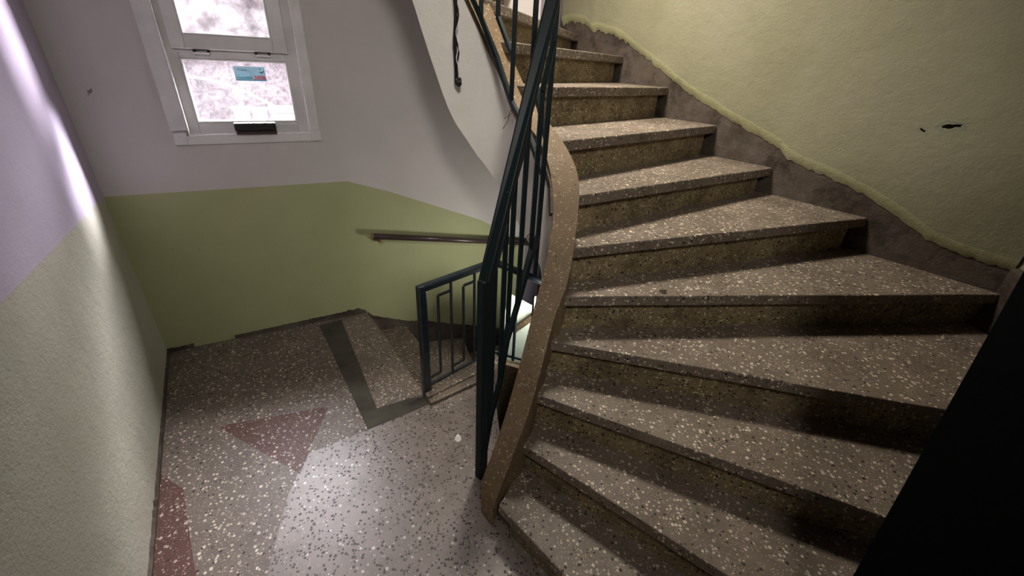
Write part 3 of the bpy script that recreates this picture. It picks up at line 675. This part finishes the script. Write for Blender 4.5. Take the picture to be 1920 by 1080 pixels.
# ------------------------------------------------------------------ cable and loose wires on the well face
cb = empty('cable', (-.285, 2.02, 1.5), 'black ragged cable hanging down the white side of the upper flight', 'cable')
pth = [(-.288+.003*math.sin(i*1.3), 2.018+.002*math.cos(i*2), 2.3-i*.8/16) for i in range(17)]
vs, fs = tube(pth, [.0115-.004*(i > 8)+.0015*math.sin(i*2.1) for i in range(17)], 8); obj('sheath', vs, fs, M_rubber, cb, smooth=True)
pth = [(-.281+.007*math.sin(i*.9), 2.012, 1.78-i*.27/14) for i in range(15)]
vs, fs = tube(pth, .0035, 6); obj('strand', vs, fs, M_iron, cb, smooth=True)
pth = [(-.278+.006*math.sin(i*1.1+2), 2.008, 1.72-i*.19/12) for i in range(13)]
vs, fs = tube(pth, .0018, 6); obj('strand', vs, fs, M_bead, cb, smooth=True)
bm = bmesh.new(); bmesh.ops.create_icosphere(bm, subdivisions=3, radius=.016)
for v in bm.verts: v.co *= 1+.5*noise.noise(v.co*90); v.co.z *= 1.1
me_v = [v.co+V((-.276, 2.018, 1.502)) for v in bm.verts]; me_f = [tuple(v.index for v in f.verts) for f in bm.faces]; bm.free()
obj('frayed_end', me_v, me_f, M_rubber, cb)
M_red_w = plain('red_wire', (.5, .05, .02), .5, .4)
def wire(label, pts, rr, mat, cat='wire'):
    vs, fs = tube(cr(pts, 4), rr, 5); tag(obj('wire', vs, fs, mat, smooth=True), label, cat)
wire('thin dark wire end sticking out beside the railing on the white face', [(-.03, 1.92, 1.43), (-.05, 1.9, 1.40), (-.055, 1.9, 1.37), (-.075, 1.88, 1.34)], .0012, M_iron)
wire('short thin dark wire curling left of the handrail', [(-.03, 1.92, 1.42), (-.045, 1.89, 1.395), (-.07, 1.87, 1.38)], .001, M_iron)
wire('thin red wire bent behind the railing bars', [(.072, 1.66, .93), (.05, 1.66, .952), (.063, 1.66, .965), (.072, 1.66, .985), (.08, 1.67, .99)], .0015, M_red_w)
wire('thin dark wire ends poking out low in the well beside the brown curb', [(.0, 1.25, .5), (-.012, 1.28, .515), (-.006, 1.31, .53), (-.012, 1.33, .545)], .0014, M_iron)

# ------------------------------------------------------------------ small litter
vs = [(-.232, 1.425, .002), (-.214, 1.412, .001), (-.2, 1.425, .003), (-.205, 1.446, .008), (-.22, 1.452, .014), (-.23, 1.44, .009), (-.216, 1.432, .018)]
fs = [(0, 1, 6), (1, 2, 6), (2, 3, 6), (3, 4, 6), (4, 5, 6), (5, 0, 6), (5, 4, 3, 2, 1, 0)]
tag(obj('paper_scrap', vs, fs, M_paper), 'small crumpled white paper scrap on the landing floor', 'litter')
vs, fs = [], []
for i in range(9):
    t = i/8; x = .575+.03*t; y = 1.475-.006*math.sin(math.pi*t); wdt = .007*math.sin(math.pi*t)+.0008; zz = .826+.003*math.sin(math.pi*t)
    vs += [(x, y-wdt, zz+.004), (x, y, zz), (x, y+wdt, zz+.005)]
    if i:
        a, b = 3*(i-1), 3*i; fs += [(a, b, b+1, a+1), (a+1, b+1, b+2, a+2)]
tag(obj('dead_leaf', vs, fs, M_leaf), 'small dark curled leaf lying on the wide corner tread', 'leaf')

# ------------------------------------------------------------------ black board made up for an unidentified dark shape at near right
bt = V((.777, .513, .333)); tp = V((.905, .757, 1.92)); wd = V((.96, -.29, 0))*.62
vs, fs = boxpts(bt, wd, V((.03, .012, 0)), tp-bt)
tag(obj('standin_board', vs, fs, M_black), 'large matt black board standing in for an unidentified dark shape by the lower steps', 'board')
